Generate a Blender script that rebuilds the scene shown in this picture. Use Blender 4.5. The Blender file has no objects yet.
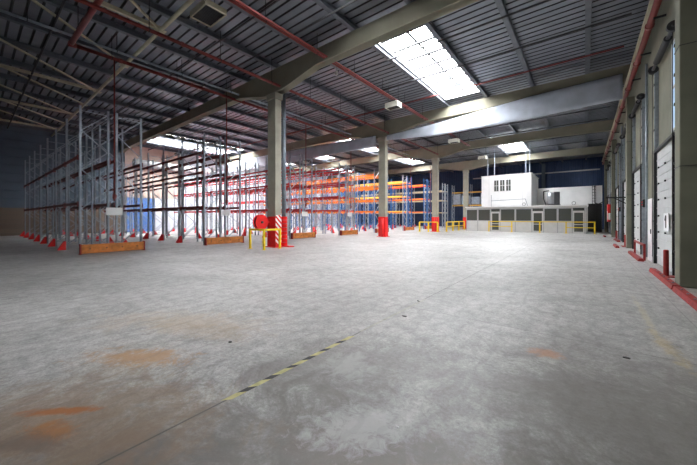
import bpy, math, random
from mathutils import Vector
random.seed(7)
S = bpy.context.scene
COL = S.collection

# ------------------------------------------------------------------ materials
def newmat(name):
    m = bpy.data.materials.new(name); m.use_nodes = True
    nt = m.node_tree
    return m, nt, nt.nodes['Principled BSDF']

def mat(name, c, rough=.6, metal=0., var=.12, scale=6., bump=0., spec=.5):
    """plain surface with procedural mottling of its own colour"""
    m, nt, b = newmat(name)
    tc = nt.nodes.new('ShaderNodeTexCoord')
    n = nt.nodes.new('ShaderNodeTexNoise'); n.inputs['Scale'].default_value = scale; n.inputs['Detail'].default_value = 6
    nt.links.new(tc.outputs['Object'], n.inputs['Vector'])
    r = nt.nodes.new('ShaderNodeValToRGB')
    r.color_ramp.elements[0].position = .3; r.color_ramp.elements[1].position = .7
    r.color_ramp.elements[0].color = [max(0, q*(1-var)) for q in c]+[1]
    r.color_ramp.elements[1].color = [min(1, q*(1+var)) for q in c]+[1]
    nt.links.new(n.outputs['Fac'], r.inputs['Fac'])
    nt.links.new(r.outputs['Color'], b.inputs['Base Color'])
    b.inputs['Roughness'].default_value = rough; b.inputs['Metallic'].default_value = metal
    b.inputs['Specular IOR Level'].default_value = spec
    if bump:
        bp = nt.nodes.new('ShaderNodeBump'); bp.inputs['Strength'].default_value = bump
        nt.links.new(n.outputs['Fac'], bp.inputs['Height']); nt.links.new(bp.outputs['Normal'], b.inputs['Normal'])
    return m

MT = {
 'deck': mat('deck_steel', (.20,.215,.25), .38, .4, .15, 1.2),
 'purlin': mat('purlin_steel', (.13,.14,.165), .5, .3, .15, 2),
 'beam': mat('beam_concrete', (.26,.245,.185), .8, 0, .10, 1.3, .1),
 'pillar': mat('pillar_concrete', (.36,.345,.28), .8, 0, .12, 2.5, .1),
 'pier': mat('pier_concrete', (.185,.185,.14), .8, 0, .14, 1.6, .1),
 'cream': mat('cream_steel', (.46,.42,.30), .6, 0, .1, 4),
 'galv': mat('galvanised_steel', (.36,.41,.47), .45, .35, .15, 9),
 'galvdark': mat('dark_galvanised_steel', (.22,.25,.29), .5, .35, .15, 9),
 'blue': mat('blue_paint', (.03,.13,.36), .5, .1, .12, 6),
 'redpipe': mat('red_pipe_paint', (.20,.03,.027), .45, 0, .15, 5),
 'redbeam': mat('dark_red_beam_paint', (.16,.022,.02), .5, 0, .2, 5),
 'redbeam2': mat('red_beam_paint', (.62,.035,.035), .5, 0, .15, 5),
 'orange': mat('orange_beam_paint', (.90,.22,.02), .5, 0, .12, 5),
 'yellowbeam': mat('yellow_beam_paint', (.92,.52,.08), .5, 0, .12, 5),
 'palebeam': mat('pale_beam_paint', (.55,.48,.33), .5, 0, .12, 5),
 'red': mat('safety_red_paint', (.80,.015,.015), .45, 0, .1, 6),
 'curb': mat('curb_red_paint', (.30,.022,.02), .6, 0, .25, 9),
 'yellow': mat('safety_yellow_paint', (.85,.60,.02), .45, 0, .1, 6),
 'board': mat('orange_timber_board', (.58,.20,.045), .6, 0, .3, 5, .2),
 'black': mat('black_rubber', (.015,.015,.016), .6, 0, .1, 6),
 'darkgrey': mat('dark_grey_metal', (.05,.05,.055), .5, .3, .1, 6),
 'white': mat('white_panel_paint', (.80,.80,.80), .6, 0, .04, 2),
 'offwhite': mat('off_white_metal', (.62,.62,.62), .55, 0, .06, 3),
 'alu': mat('grey_frame_metal', (.42,.43,.45), .4, .2, .05, 4),
 'door': mat('dock_door_panel', (.55,.57,.57), .5, 0, .08, 3),
 'bluewall': mat('blue_cladding', (.022,.048,.12), .5, .1, .15, 1.0),
 'curtain': mat('smoke_curtain_fabric', (.46,.50,.57), .75, 0, .12, 1.5),
 'rubberdoor': mat('grey_pipe', (.35,.36,.38), .4, .4, .1, 5),
 'pinkwall': mat('blockwork_render', (.52,.40,.34), .85, 0, .12, 2),
 'tape_dark': mat('tape_black', (.03,.03,.03), .6, 0, .2, 12),
 'tape_yellow': mat('tape_yellow', (.50,.45,.20), .6, 0, .25, 12),
 'tape_faded': mat('tape_faded', (.36,.35,.30), .6, 0, .3, 12),
 'heater': mat('heater_enamel', (.70,.68,.60), .5, 0, .06, 4),
 'heaterdull': mat('dark_heater_enamel', (.34,.31,.22), .6, 0, .1, 4),  # darker cream tone, used on the nearest heater only
 'wrap': mat('stretch_wrap', (.50,.56,.66), .35, 0, .2, 3),
 'wood': mat('pallet_wood', (.40,.26,.13), .7, 0, .25, 6),
 'whiteplas': mat('white_sign_board', (.85,.85,.86), .5, 0, .04, 6),
}

def emit(name, c, s):
    m, nt, b = newmat(name)
    b.inputs['Base Color'].default_value = (*c, 1)
    b.inputs['Emission Color'].default_value = (*c, 1); b.inputs['Emission Strength'].default_value = s
    return m
MT['glow'] = emit('skylight_and_fill_glazing', (.96,.98,1.0), 27.)
MT['winglow'] = emit('wall_window_daylight', (.45,.62,.85), .18)
MT['strip'] = emit('fluorescent_tube', (1,.96,.88), 4.)

def glassmat():
    m, nt, b = newmat('dark_office_glazing')
    tc = nt.nodes.new('ShaderNodeTexCoord'); w = nt.nodes.new('ShaderNodeTexWave')
    w.bands_direction = 'Z'; w.inputs['Scale'].default_value = 9
    nt.links.new(tc.outputs['Object'], w.inputs['Vector'])
    r = nt.nodes.new('ShaderNodeValToRGB')
    r.color_ramp.elements[0].color = (.06,.065,.06,1); r.color_ramp.elements[1].color = (.10,.105,.095,1)
    nt.links.new(w.outputs['Fac'], r.inputs['Fac']); nt.links.new(r.outputs['Color'], b.inputs['Base Color'])
    b.inputs['Roughness'].default_value = .12
    return m
MT['glass'] = glassmat()

def stripemat():
    m, nt, b = newmat('red_white_hazard_stripe')
    tc = nt.nodes.new('ShaderNodeTexCoord'); sp = nt.nodes.new('ShaderNodeSeparateXYZ')
    nt.links.new(tc.outputs['Object'], sp.inputs[0])
    a = nt.nodes.new('ShaderNodeMath'); a.operation = 'ADD'
    nt.links.new(sp.outputs['Y'], a.inputs[0]); nt.links.new(sp.outputs['Z'], a.inputs[1])
    f = nt.nodes.new('ShaderNodeMath'); f.operation = 'MODULO'; f.inputs[1].default_value = .26
    nt.links.new(a.outputs[0], f.inputs[0])
    g = nt.nodes.new('ShaderNodeMath'); g.operation = 'GREATER_THAN'; g.inputs[1].default_value = .13
    nt.links.new(f.outputs[0], g.inputs[0])
    mx = nt.nodes.new('ShaderNodeMix'); mx.data_type = 'RGBA'
    mx.inputs[6].default_value = (.8,.02,.02,1); mx.inputs[7].default_value = (.85,.85,.85,1)
    nt.links.new(g.outputs[0], mx.inputs[0]); nt.links.new(mx.outputs[2], b.inputs['Base Color'])
    return m
MT['stripe'] = stripemat()

def brickmat():
    m, nt, b = newmat('brown_blockwork')
    tc = nt.nodes.new('ShaderNodeTexCoord'); mp = nt.nodes.new('ShaderNodeMapping')
    mp.inputs['Rotation'].default_value = (math.pi/2, 0, math.pi/2)
    br = nt.nodes.new('ShaderNodeTexBrick')
    br.inputs['Color1'].default_value = (.15,.11,.085,1); br.inputs['Color2'].default_value = (.21,.155,.12,1)
    br.inputs['Mortar'].default_value = (.15,.13,.11,1); br.inputs['Scale'].default_value = 1.3
    nt.links.new(tc.outputs['Object'], mp.inputs['Vector']); nt.links.new(mp.outputs[0], br.inputs['Vector'])
    nt.links.new(br.outputs['Color'], b.inputs['Base Color']); b.inputs['Roughness'].default_value = .9
    return m
MT['brick'] = brickmat()

def floormat():
    m, nt, b = newmat('worn_concrete_floor')
    N, L = nt.nodes, nt.links
    tc = N.new('ShaderNodeTexCoord')
    def noise(sc, det=8, rough=.6, dist=0.):
        n = N.new('ShaderNodeTexNoise'); n.inputs['Scale'].default_value = sc; n.inputs['Detail'].default_value = det
        n.inputs['Roughness'].default_value = rough; n.inputs['Distortion'].default_value = dist
        L.new(tc.outputs['Object'], n.inputs['Vector']); return n.outputs['Fac']
    def ramp(fac, p0, c0, p1, c1):
        r = N.new('ShaderNodeValToRGB'); e = r.color_ramp.elements
        e[0].position, e[1].position = p0, p1; e[0].color, e[1].color = (*c0,1), (*c1,1)
        L.new(fac, r.inputs['Fac']); return r.outputs['Color']
    def math_(op, a, c):
        q = N.new('ShaderNodeMath'); q.operation = op; q.use_clamp = False
        for i, v in enumerate((a, c)):
            if isinstance(v, (int, float)): q.inputs[i].default_value = v
            else: L.new(v, q.inputs[i])
        return q.outputs[0]
    def mix(fac, a, c, mode='MIX'):
        q = N.new('ShaderNodeMix'); q.data_type = 'RGBA'; q.blend_type = mode
        if isinstance(fac, (int, float)): q.inputs[0].default_value = fac
        else: L.new(fac, q.inputs[0])
        for i, v in ((6, a), (7, c)):
            if isinstance(v, tuple): q.inputs[i].default_value = (*v, 1)
            else: L.new(v, q.inputs[i])
        return q.outputs[2]
    big = ramp(noise(.35, 8, .65, .6), .3, (.31,.303,.295), .70, (.54,.53,.52))
    fine = ramp(noise(5, 10, .75), .33, (.62,.62,.62), .67, (1.22,1.22,1.22))
    col = mix(1., big, fine, 'MULTIPLY')
    patch = ramp(noise(1.4, 12, .8, 1.2), .50, (0,0,0), .68, (1,1,1))
    col = mix(math_('MULTIPLY', patch, .35), col, (.52,.52,.52))
    dark = ramp(noise(.8, 12, .75, 2.), .54, (0,0,0), .70, (1,1,1))
    col = mix(math_('MULTIPLY', dark, .45), col, (.13,.11,.105))
    grain = ramp(noise(30, 8, .85), .38, (.55,.545,.54), .62, (1.32,1.32,1.32)); col = mix(.8, col, grain, 'MULTIPLY')
    scuf = ramp(noise(2.6, 14, .85, 3.), .57, (0,0,0), .63, (1,1,1)); col = mix(math_('MULTIPLY', scuf, .55), col, (.58,.575,.565))
    scud = ramp(noise(3.3, 14, .85, 2.5), .585, (0,0,0), .64, (1,1,1)); col = mix(math_('MULTIPLY', scud, .6), col, (.12,.105,.095))
    speck = ramp(noise(22, 4, .5), .70, (0,0,0), .74, (1,1,1))
    col = mix(math_('MULTIPLY', speck, .5), col, (.08,.075,.07))
    def spot(x, y, rx, ry, rot, nsc, c, amt):
        nonlocal col
        mp = N.new('ShaderNodeMapping'); mp.vector_type = 'TEXTURE'
        mp.inputs['Location'].default_value = (x, y, 0); mp.inputs['Rotation'].default_value = (0,0,rot)
        mp.inputs['Scale'].default_value = (rx, ry, 1)
        L.new(tc.outputs['Object'], mp.inputs['Vector'])
        ln = N.new('ShaderNodeVectorMath'); ln.operation = 'LENGTH'; L.new(mp.outputs[0], ln.inputs[0])
        d = math_('ADD', ln.outputs['Value'], math_('MULTIPLY', math_('SUBTRACT', noise(nsc, 10, .78, .8), .5), 3.4))
        k = ramp(d, .35, (1,1,1), .95, (0,0,0))
        col = mix(math_('MULTIPLY', k, amt), col, c)
    # rust and oil stains, plus broad dark spots putting near light falloff into colour
    spot(-.2,1.2,2.4,1.2,.5,1.3,(.13,.112,.10),.75)  # broad near spots: dimmer light toward the camera painted as darker floor
    spot(-2.6,.2,2.2,.7,.7,1.4,(.16,.13,.11),.5)
    spot(.6,3.4,1.5,2.0,.1,1.2,(.19,.175,.165),.5)
    spot(-2.0,2.3,1.6,.8,.9,1.6,(.19,.175,.165),.6)
    spot(-1.6,.5,1.6,.7,.2,1.7,(.17,.12,.095),.7)
    spot(-.3,1.6,1.3,.7,.3,1.5,(.16,.12,.10),.6)
    spot(-4.6,1.9,1.6,.5,.6,2.2,(.45,.34,.22),.45)
    spot(-.9,.9,2.6,1.7,.3,1.6,(.15,.135,.125),.75)  # widest near spot, same painted light falloff
    spot(-3.0,.5,1.4,.9,.4,2.2,(.24,.16,.10),.65)
    spot(.3,3.0,1.2,1.6,.2,1.8,(.17,.155,.145),.6)
    spot(-3.22,.42,.42,.06,.75,3,(.36,.13,.04),.95)
    spot(-2.95,.35,.25,.12,.6,7,(.36,.15,.045),.8)
    spot(-3.75,1.15,.75,.25,.6,5,(.42,.23,.085),.8)
    spot(-3.9,2.0,.9,.35,.3,4,(.40,.29,.18),.4)
    spot(-.36,3.95,.20,.16,.5,8,(.45,.20,.08),.65)
    spot(.75,5.0,.10,.8,.1,6,(.50,.36,.12),.4)
    spot(.72,6.5,.06,1.6,.0,6,(.55,.48,.28),.4)
    spot(-1.0,1.4,.9,.5,.2,3,(.16,.125,.11),.5)
    spot(-.4,3.0,1.0,.5,.4,2.5,(.18,.16,.15),.4)
    spot(-1.25,1.75,.5,.3,.7,9,(.55,.55,.55),.6)
    spot(-1.9,2.4,.3,.4,.7,6,(.50,.50,.50),.5)
    spot(-2.9,.25,.35,.12,.6,4,(.15,.11,.09),.6)
    # joints in the slab and scuffed tyre tracks
    sp = N.new('ShaderNodeSeparateXYZ'); L.new(tc.outputs['Object'], sp.inputs[0])
    def line(ax, pos, w, amt, c):
        nonlocal col
        a = math_('ABSOLUTE', math_('SUBTRACT', math_('ADD', sp.outputs[ax], math_('MULTIPLY_ADD' if False else 'MULTIPLY', noise(1.5, 4), .012)), pos), 0.)
        k = math_('LESS_THAN', a, w)
        col = mix(math_('MULTIPLY', k, amt), col, c)
    line('X', -2.31, .008, .8, (.07,.065,.06)); line('Y', 4.6, .008, .5, (.10,.09,.09)); line('X', -9.0, .012, .4, (.1,.1,.1))
    line('Y', 10.5, .012, .4, (.12,.11,.11)); line('X', 1.2, .01, .4, (.12,.12,.12))
    w = N.new('ShaderNodeTexWave'); w.inputs['Scale'].default_value = 1.3; w.inputs['Distortion'].default_value = 7; w.inputs['Detail'].default_value = 4
    w.inputs['Detail Scale'].default_value = 1.4
    L.new(tc.outputs['Object'], w.inputs['Vector'])
    col = mix(math_('MULTIPLY', ramp(w.outputs['Fac'], .82, (0,0,0), .95, (1,1,1)), .18), col, (.14,.13,.125))
    L.new(col, b.inputs['Base Color'])
    rr = ramp(noise(1.1, 8, .7), .3, (.34,.34,.34), .7, (.6,.6,.6)); L.new(rr, b.inputs['Roughness'])
    bp = N.new('ShaderNodeBump'); bp.inputs['Strength'].default_value = .12; bp.inputs['Distance'].default_value = .02
    L.new(noise(14, 8, .7), bp.inputs['Height']); L.new(bp.outputs['Normal'], b.inputs['Normal'])
    return m
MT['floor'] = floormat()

# ------------------------------------------------------------------ mesh helpers
class MB:
    def __init__(self): self.v = []; self.f = []; self.m = []; self.k = 0
    def poly(self, pts, faces):
        n = len(self.v); self.v += [tuple(p) for p in pts]
        for fc in faces: self.f.append([n+i for i in fc]); self.m.append(self.k)
        return self
    def box(self, x0, x1, y0, y1, z0, z1):
        if x0 > x1: x0, x1 = x1, x0
        if y0 > y1: y0, y1 = y1, y0
        p = [(x0,y0,z0),(x1,y0,z0),(x1,y1,z0),(x0,y1,z0),(x0,y0,z1),(x1,y0,z1),(x1,y1,z1),(x0,y1,z1)]
        return self.poly(p, [(0,3,2,1),(4,5,6,7),(0,1,5,4),(1,2,6,5),(2,3,7,6),(3,0,4,7)])
    def cyl(self, a, b, r, n=10, r2=None, caps=True):
        a, b = Vector(a), Vector(b); d = (b-a).normalized(); r2 = r if r2 is None else r2
        u = d.cross(Vector((0,0,1)));
        if u.length < 1e-3: u = Vector((1,0,0))
        u.normalize(); w = d.cross(u)
        p = []
        for c, rr in ((a, r), (b, r2)):
            for i in range(n):
                t = 2*math.pi*i/n; p.append(c+u*math.cos(t)*rr+w*math.sin(t)*rr)
        fs = [(i, (i+1) % n, n+(i+1) % n, n+i) for i in range(n)]
        if caps: fs += [tuple(range(n))[::-1], tuple(range(n, 2*n))]
        return self.poly(p, fs)
    def bar(self, a, b, w, h):
        """rectangular bar between two points, w sideways, h upright"""
        a, b = Vector(a), Vector(b); d = (b-a).normalized()
        u = d.cross(Vector((0,0,1)))
        if u.length < 1e-3: u = Vector((1,0,0))
        u.normalize(); t = u.cross(d)
        p = [c+u*i*w/2+t*j*h/2 for c in (a, b) for i, j in ((-1,-1),(1,-1),(1,1),(-1,1))]
        return self.poly(p, [(0,1,2,3)[::-1],(4,5,6,7),(0,1,5,4),(1,2,6,5),(2,3,7,6),(3,0,4,7)])
    def prism(self, prof, ax, a, b):
        """profile polygon extruded along ax ('X': prof is (y,z); 'Y': (x,z); 'Z': (x,y))"""
        def pt(q, t): return {'X': (t,q[0],q[1]), 'Y': (q[0],t,q[1]), 'Z': (q[0],q[1],t)}[ax]
        n = len(prof); p = [pt(q, a) for q in prof]+[pt(q, b) for q in prof]
        return self.poly(p, [(i,(i+1) % n,n+(i+1) % n,n+i) for i in range(n)]+[tuple(range(n))[::-1], tuple(range(n,2*n))])
    def tube(self, pts, r, n=8):
        for a, b in zip(pts, pts[1:]): self.cyl(a, b, r, n)
        return self
    def torus(self, c, ax, R, r, n=20, k=8):
        c = Vector(c); ax = Vector(ax).normalized(); u = ax.cross(Vector((0,0,1)))
        if u.length < 1e-3: u = Vector((1,0,0))
        u.normalize(); w = ax.cross(u); p = []
        for i in range(n):
            t = 2*math.pi*i/n; d = u*math.cos(t)+w*math.sin(t)
            for j in range(k):
                s = 2*math.pi*j/k; p.append(c+d*(R+r*math.cos(s))+ax*r*math.sin(s))
        return self.poly(p, [(i*k+j, ((i+1) % n)*k+j, ((i+1) % n)*k+(j+1) % k, i*k+(j+1) % k) for i in range(n) for j in range(k)])
    def mesh(self, name, mats, org=(0,0,0), smooth=False):
        me = bpy.data.meshes.new(name)
        me.from_pydata([(x-org[0],y-org[1],z-org[2]) for x,y,z in self.v], [], self.f)
        for m in (mats if isinstance(mats, (list, tuple)) else [mats]): me.materials.append(MT[m])
        me.polygons.foreach_set('material_index', self.m)
        import bmesh
        bm = bmesh.new(); bm.from_mesh(me); bmesh.ops.recalc_face_normals(bm, faces=bm.faces); bm.to_mesh(me); bm.free()
        if smooth:
            for p in me.polygons: p.use_smooth = len(p.vertices) == 4
        me.update(); return me

def link(name, me, loc=(0,0,0), parent=None, bevel=0.):
    o = bpy.data.objects.new(name, me); COL.objects.link(o); o.location = loc
    if parent: o.parent = parent
    if bevel:
        b = o.modifiers.new('bevel', 'BEVEL'); b.width = bevel; b.segments = 2; b.limit_method = 'ANGLE'
    return o
def tag(o, label=None, cat=None, group=None, kind=None):
    if label: o['label'] = label
    if cat: o['category'] = cat
    if group: o['group'] = group
    if kind: o['kind'] = kind
    return o
def thing(name, loc, label, cat, group=None):
    o = bpy.data.objects.new(name, None); COL.objects.link(o); o.location = loc; o.empty_display_size = .2
    return tag(o, label, cat, group)
def part(name, mb, m, t, bevel=0., smooth=False, parent=None, label=None):
    """a part in world coordinates under thing t (or under part `parent` of t)"""
    o = link(name, mb.mesh(name, m, t.location, smooth), (0,0,0), parent or t, bevel)
    if label: o['label'] = label
    return o
def single(name, mb, m, loc, label, cat, group=None, bevel=0., smooth=False):
    return tag(link(name, mb.mesh(name, m, loc, smooth), loc, None, bevel), label, cat, group)
def struct(name, mb, m, bevel=0., label=None, cat=None):
    return tag(link(name, mb.mesh(name, m), (0,0,0), None, bevel), label, cat, None, 'structure')
ORD = ['first','second','third','fourth','fifth','sixth','seventh','eighth','ninth','tenth','eleventh','twelfth','thirteenth','fourteenth','fifteenth','sixteenth','seventeenth']

# ------------------------------------------------------------------ key dimensions
XR, XL, Y0, Y1 = 1.9, -37.2, -3.0, 50.0
BEAMY = [9.72, 20.2, 30.7, 41.1]
PX = [.1-2.47*i for i in range(16)]
PILX = -12.46
# skylights: (x0, x1, y0, y1), two of them added out of view as fill
SKY = [(-7.31,-4.84,3.6,7.3), (-7.31,-4.84,10.9,19.6), (-34.55,-32.08,10.9,19.6), (-32.08,-29.6,10.9,19.6),  # first one is added above the frame as unseen fill light
       (-19.66,-17.19,21.0,29.8), (-27.07,-24.6,21.0,29.8), (-34.48,-32.01,21.0,29.8), (-7.31,-4.84,20.8,24.0), (-7.31,-4.84,31.6,40.4),  # short one behind the curtain is added, unseen, to brighten the floor
       (-19.66,-17.19,31.6,40.2), (-32.01,-29.54,31.6,40.2), (-1.0,.05,44.0,46.2)]

# ------------------------------------------------------------------ setting
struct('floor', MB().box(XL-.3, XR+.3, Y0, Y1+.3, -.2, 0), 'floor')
# corrugated roof deck, ribs running across the hall
mb = MB(); y = Y0; per = .36
while y < Y1:
    ye = y+per
    cuts = sorted([(s[0], s[1]) for s in SKY if s[2] < (y+ye)/2 < s[3]])
    xs = []; x = XL-.2
    for a, b in cuts:
        if a > x+.01: xs.append((x, a))
        x = b
    xs.append((x, XR+.2))
    z0, z1 = 9.27, 9.40
    prof = [(0,z1),(.06,z1),(.075,z0),(.35,z0),(.36,z1)]
    for a, b in xs:
        for n_, (p, q) in enumerate(zip(prof, prof[1:])):
            mb.k = 0 if n_ == 2 else 1  # groove faces take dark metal: groove shade put into the colour
            mb.poly([(a,y+p[0],p[1]),(b,y+p[0],p[1]),(b,y+q[0],q[1]),(a,y+q[0],q[1])], [(0,1,2,3)])
    y = ye
o = struct('ceiling', mb, ['deck', 'darkgrey'])
sol = o.modifiers.new('sheet', 'SOLIDIFY'); sol.thickness = .012; sol.offset = 1

# skylights, including the two added fill ones
for i, (a, b, c, d) in enumerate(SKY):
    t = bpy.data.objects.new('window_%d' % (i+1), None); COL.objects.link(t); t.location = ((a+b)/2, (c+d)/2, 9.3); tag(t, kind='structure')  # numbering includes the two added, unseen fill skylights
    part('skylight_or_fill_glazing', MB().box(a, b, c, d, 9.62, 9.64), 'glow', t)
    k = MB()
    k.box(a-.03, a+.03, c, d, 9.28, 9.62).box(b-.03, b+.03, c, d, 9.28, 9.62).box(a+.03, b-.03, c-.03, c+.03, 9.28, 9.62).box(a+.03, b-.03, d-.03, d+.03, 9.28, 9.62)
    part('skylight_or_fill_curb', k, 'offwhite', t)
    k = MB(); yy = c+.75
    while yy < d-.3:
        k.box(a+.03, b-.03, yy-.07, yy+.07, 9.44, 9.56); yy += 1.1
    k.box((a+b)/2-.05, (a+b)/2+.05, c+.03, d-.03, 9.56, 9.60)
    part('glazing_bar', k, 'darkgrey', t)

# left wall: brown blockwork below dark blue-grey cladding, paler beyond the first beam
mb = MB().box(XL-.25, XL, Y0, 10.0, 0, 2.3); struct('wall_left', mb, 'brick')
mb = MB(); z = 2.3
mb.box(XL-.2, XL-.10, Y0, 10.0, 2.3, 9.3)
while z < 9.2:
    mb.box(XL-.1, XL-.01, Y0, 10.0, z+.06, min(z+.64, 9.28)); z += .70
MT['clad'] = mat('blue_grey_cladding', (.10,.135,.18), .6, .0, .12, 1.)
struct('wall_left_cladding', mb, 'clad')
struct('wall_left_far', MB().box(XL-.25, XL, 10.0, 15.4, 3.6, 9.3), 'pinkwall')
MT['lpanel'] = mat('light_blue_white_panel', (.66,.70,.76), .6, 0, .06, .8)
mb = MB().box(XL-.25, XL, 15.4, Y1, 0, 9.3)
yy = 16.0
while yy < Y1-.4: mb.box(XL-.02, XL+.03, yy, yy+.08, 0, 9.3); yy += 1.2
struct('wall_left_panel', mb, 'lpanel')
mb = MB().box(XL-.25, XL, 12.8, 15.4, 0, 3.6); struct('wall_left_base', mb, 'lpanel')
# blue shutters in the left wall
for i, ya in enumerate((10.0,)):
    t = bpy.data.objects.new('door_%d' % (i+11), None); COL.objects.link(t); t.location = (XL, ya+1.4, 0); tag(t, kind='structure')
    k = MB(); z = 0
    while z < 3.5: k.box(XL-.18, XL-.06, ya+.08, ya+2.72, z, z+.33); k.box(XL-.16, XL-.10, ya+.08, ya+2.72, z+.33, z+.36); z += .36
    MT.setdefault('shutter', mat('blue_shutter', (.10,.22,.52), .5, .1, .1, 2))
    part('shutter', k, 'shutter', t)
    part('door_frame', MB().box(XL-.2, XL+.03, ya, ya+.08, 0, 3.6).box(XL-.2, XL+.03, ya+2.72, ya+2.8, 0, 3.6), 'alu', t)
# white air duct on the left wall
single('air_duct', MB().cyl((XL+.5, 10.6, 7.2), (XL+.5, 19.0, 7.2), .38, 16), 'offwhite', (XL+.5, 15, 7.2), 'white round air duct along the left wall behind the racks', 'duct', smooth=True)

# back wall in dark blue trapezoid cladding
mb = MB(); x = XL
while x < XR:
    mb.prism([(x,Y1+.12),(x,Y1+.03),(x+.18,Y1+.03),(x+.22,Y1-.03),(x+.34,Y1-.03),(x+.38,Y1+.03),(x+.38,Y1+.12)], 'Z', 0, 9.4); x += .38
struct('wall_back', mb, 'bluewall')
MT['rear'] = mat('rear_wall_render', (.30,.31,.32), .8, 0, .08, 1.)
struct('wall_front', MB().box(XL-.3, XR+.3, Y0-.25, Y0, 0, 9.4), 'rear')

# right wall with dock doors
DOORS = [(11.3,13.9), (17.0,19.65), (21.7,24.4), (27.3,30.0), (32.2,34.9), (37.6,40.3)]
mb = MB(); H = 3.6; y = Y0
mb.box(XR, XR+.3, y, Y1, 0, 9.4)
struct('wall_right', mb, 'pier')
XD = XR-.15
for i, (a, b) in enumerate(DOORS):
    t = bpy.data.objects.new('door_%d' % (i+1), None); COL.objects.link(t); t.location = (XD+.12, (a+b)/2, 0); tag(t, kind='structure')
    k = MB(); z = .02; n = 7; h = (H-.02)/n
    for q in range(n):
        k.box(XD+.10, XD+.16, a, b, z, z+h-.025); k.box(XD+.115, XD+.15, a, b, z+h-.025, z+h)
        k.box(XD+.085, XD+.10, a, b, z+h*.45, z+h*.52); z += h
    part('door_panel', k, 'door', t)
    for q in range(1, n):
        for yy in (a+.3, (a+b)/2, b-.3): part('hinge', MB().box(XD+.07, XD+.10, yy-.04, yy+.04, .02+q*h-.025, .02+q*h+.025), 'black', t)
    part('door_seal', MB().box(XD+.02, XD+.09, a-.08, a, 0, H+.08).box(XD+.02, XD+.09, b, b+.08, 0, H+.08).box(XD+.02, XD+.09, a, b, H, H+.08), 'black', t)

# ------------------------------------------------------------------ right wall: piers
WHB = ['near the right edge of the picture', 'between the second and third dock doors', 'beyond the fourth dock door', 'at the far end of the dock wall']
for i, by in enumerate(BEAMY):
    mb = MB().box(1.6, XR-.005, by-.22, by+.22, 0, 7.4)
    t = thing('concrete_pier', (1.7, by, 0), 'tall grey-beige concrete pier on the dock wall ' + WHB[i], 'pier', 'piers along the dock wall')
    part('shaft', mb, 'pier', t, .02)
    k = MB()
    for z in (2.6, 5.2): k.box(1.59, 1.6, by-.22, by+.22, z, z+.015).box(1.6, XR-.005, by-.23, by-.22, z, z+.015)
    part('casting_joint', k, 'darkgrey', t)

# ------------------------------------------------------------------ roof beams
def haunch():
    c = PILX
    bot = [(XL+.02, 8.1), (XL+1.2, 8.28), (c-6.5, 8.3), (c-3.0, 8.28), (c-.7, 7.78), (c+.7, 7.78), (c+3.1, 8.28), (-2.0, 8.30), (-.4, 8.25), (1.47, 8.22), (1.85, 8.22)]
    return bot + [(1.85, 9.02), (XL+.02, 9.0)]
BL = ['concrete roof beam nearest the camera, resting on the pillar with the hose reel', 'concrete roof beam behind the grey smoke curtain, on the second pillar',
      'concrete roof beam on the third pillar, beyond the smoke curtain', 'farthest concrete roof beam, in front of the blue back wall']
for i, by in enumerate(BEAMY):
    t = thing('roof_beam', (PILX, by, 7.78), BL[i], 'beam', 'concrete roof beams')
    part('web', MB().prism(haunch(), 'Y', by-.13, by+.13), 'beam', t, .015)
    bot = haunch()[:11]
    k = MB()
    for (xa, za), (xb, zb) in zip(bot, bot[1:]):
        k.poly([(xa,by-.19,za),(xb,by-.19,zb),(xb,by+.19,zb),(xa,by+.19,za),(xa,by-.19,za+.10),(xb,by-.19,zb+.10),(xb,by+.19,zb+.10),(xa,by+.19,za+.10)],
               [(0,1,2,3),(4,5,6,7),(0,1,5,4),(2,3,7,6),(0,3,7,4),(1,2,6,5)])
    part('bottom_flange', k, 'beam', t)
# purlins, one per bay
BAYN = ['before the first roof beam', 'between first and second roof beams', 'between second and third roof beams', 'between third and fourth roof beams', 'beyond the farthest roof beam']
edges = [Y0] + BEAMY + [Y1]
pm = []
for i in range(5):
    L_ = edges[i+1]-edges[i]-.02
    k = MB().box(-.015, .015, 0, L_, .02, .235).box(-.095, .095, 0, L_, 0, .02).box(-.095, .095, 0, L_, .235, .245)
    pm.append(k.mesh('purlin', 'purlin'))
for i in range(5):
    for j, x in enumerate(PX):
        o = link('purlin', pm[i], (x, edges[i]+.01, 9.01))
        tag(o, 'grey purlin %s from the dock wall, %s' % (ORD[j], BAYN[i]), 'purlin', 'purlins '+BAYN[i])

# ------------------------------------------------------------------ pillars
PN = ['beside the red hose reel, with a drain pipe behind it', 'second from the camera, standing alone at the rack ends', 'third from the camera, among the yellow guard rails', 'farthest one, at the left corner of the white office']
for i, py in enumerate([9.70, 20.2, 30.7, 41.1]):
    if i == 3: py = 41.1
    t = thing('concrete_pillar', (PILX, py, 0), 'square concrete pillar with red painted base, ' + PN[i], 'pillar', 'pillars carrying the roof beams')
    part('shaft', MB().box(PILX-.31, PILX+.31, py-.19, py+.19, 0, 7.77), 'pillar', t, .02)
    part('red_base', MB().box(PILX-.325, PILX+.325, py-.205, py+.205, 0, 1.55), 'red', t, .01)
    part('hazard_panel', MB().box(PILX+.326, PILX+.335, py-.19, py+.17, .02, 1.62), 'stripe', t) if i == 0 else None
    part('capital', MB().box(PILX-.36, PILX+.36, py-.24, py+.24, 7.45, 7.775), 'pillar', t, .02)
    part('base_plate', MB().box(PILX-.42, PILX+.42, py-.3, py+.3, 0, .03), 'red', t)
    if i in (1, 2):
        k = MB().cyl((PILX+.1, py-.27, .03), (PILX+.1, py-.27, 1.45), .13, 14)
        part('bumper', k, 'red', t, smooth=True)
t = thing('drain_pipe', (PILX+.22, 10.12, 0), 'grey rain drain pipe standing behind the nearest pillar', 'pipe')
part('pipe', MB().cyl((PILX+.22,10.12,0),(PILX+.22,10.12,8.25),.115,16), 'galvdark', t, smooth=True)
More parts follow.
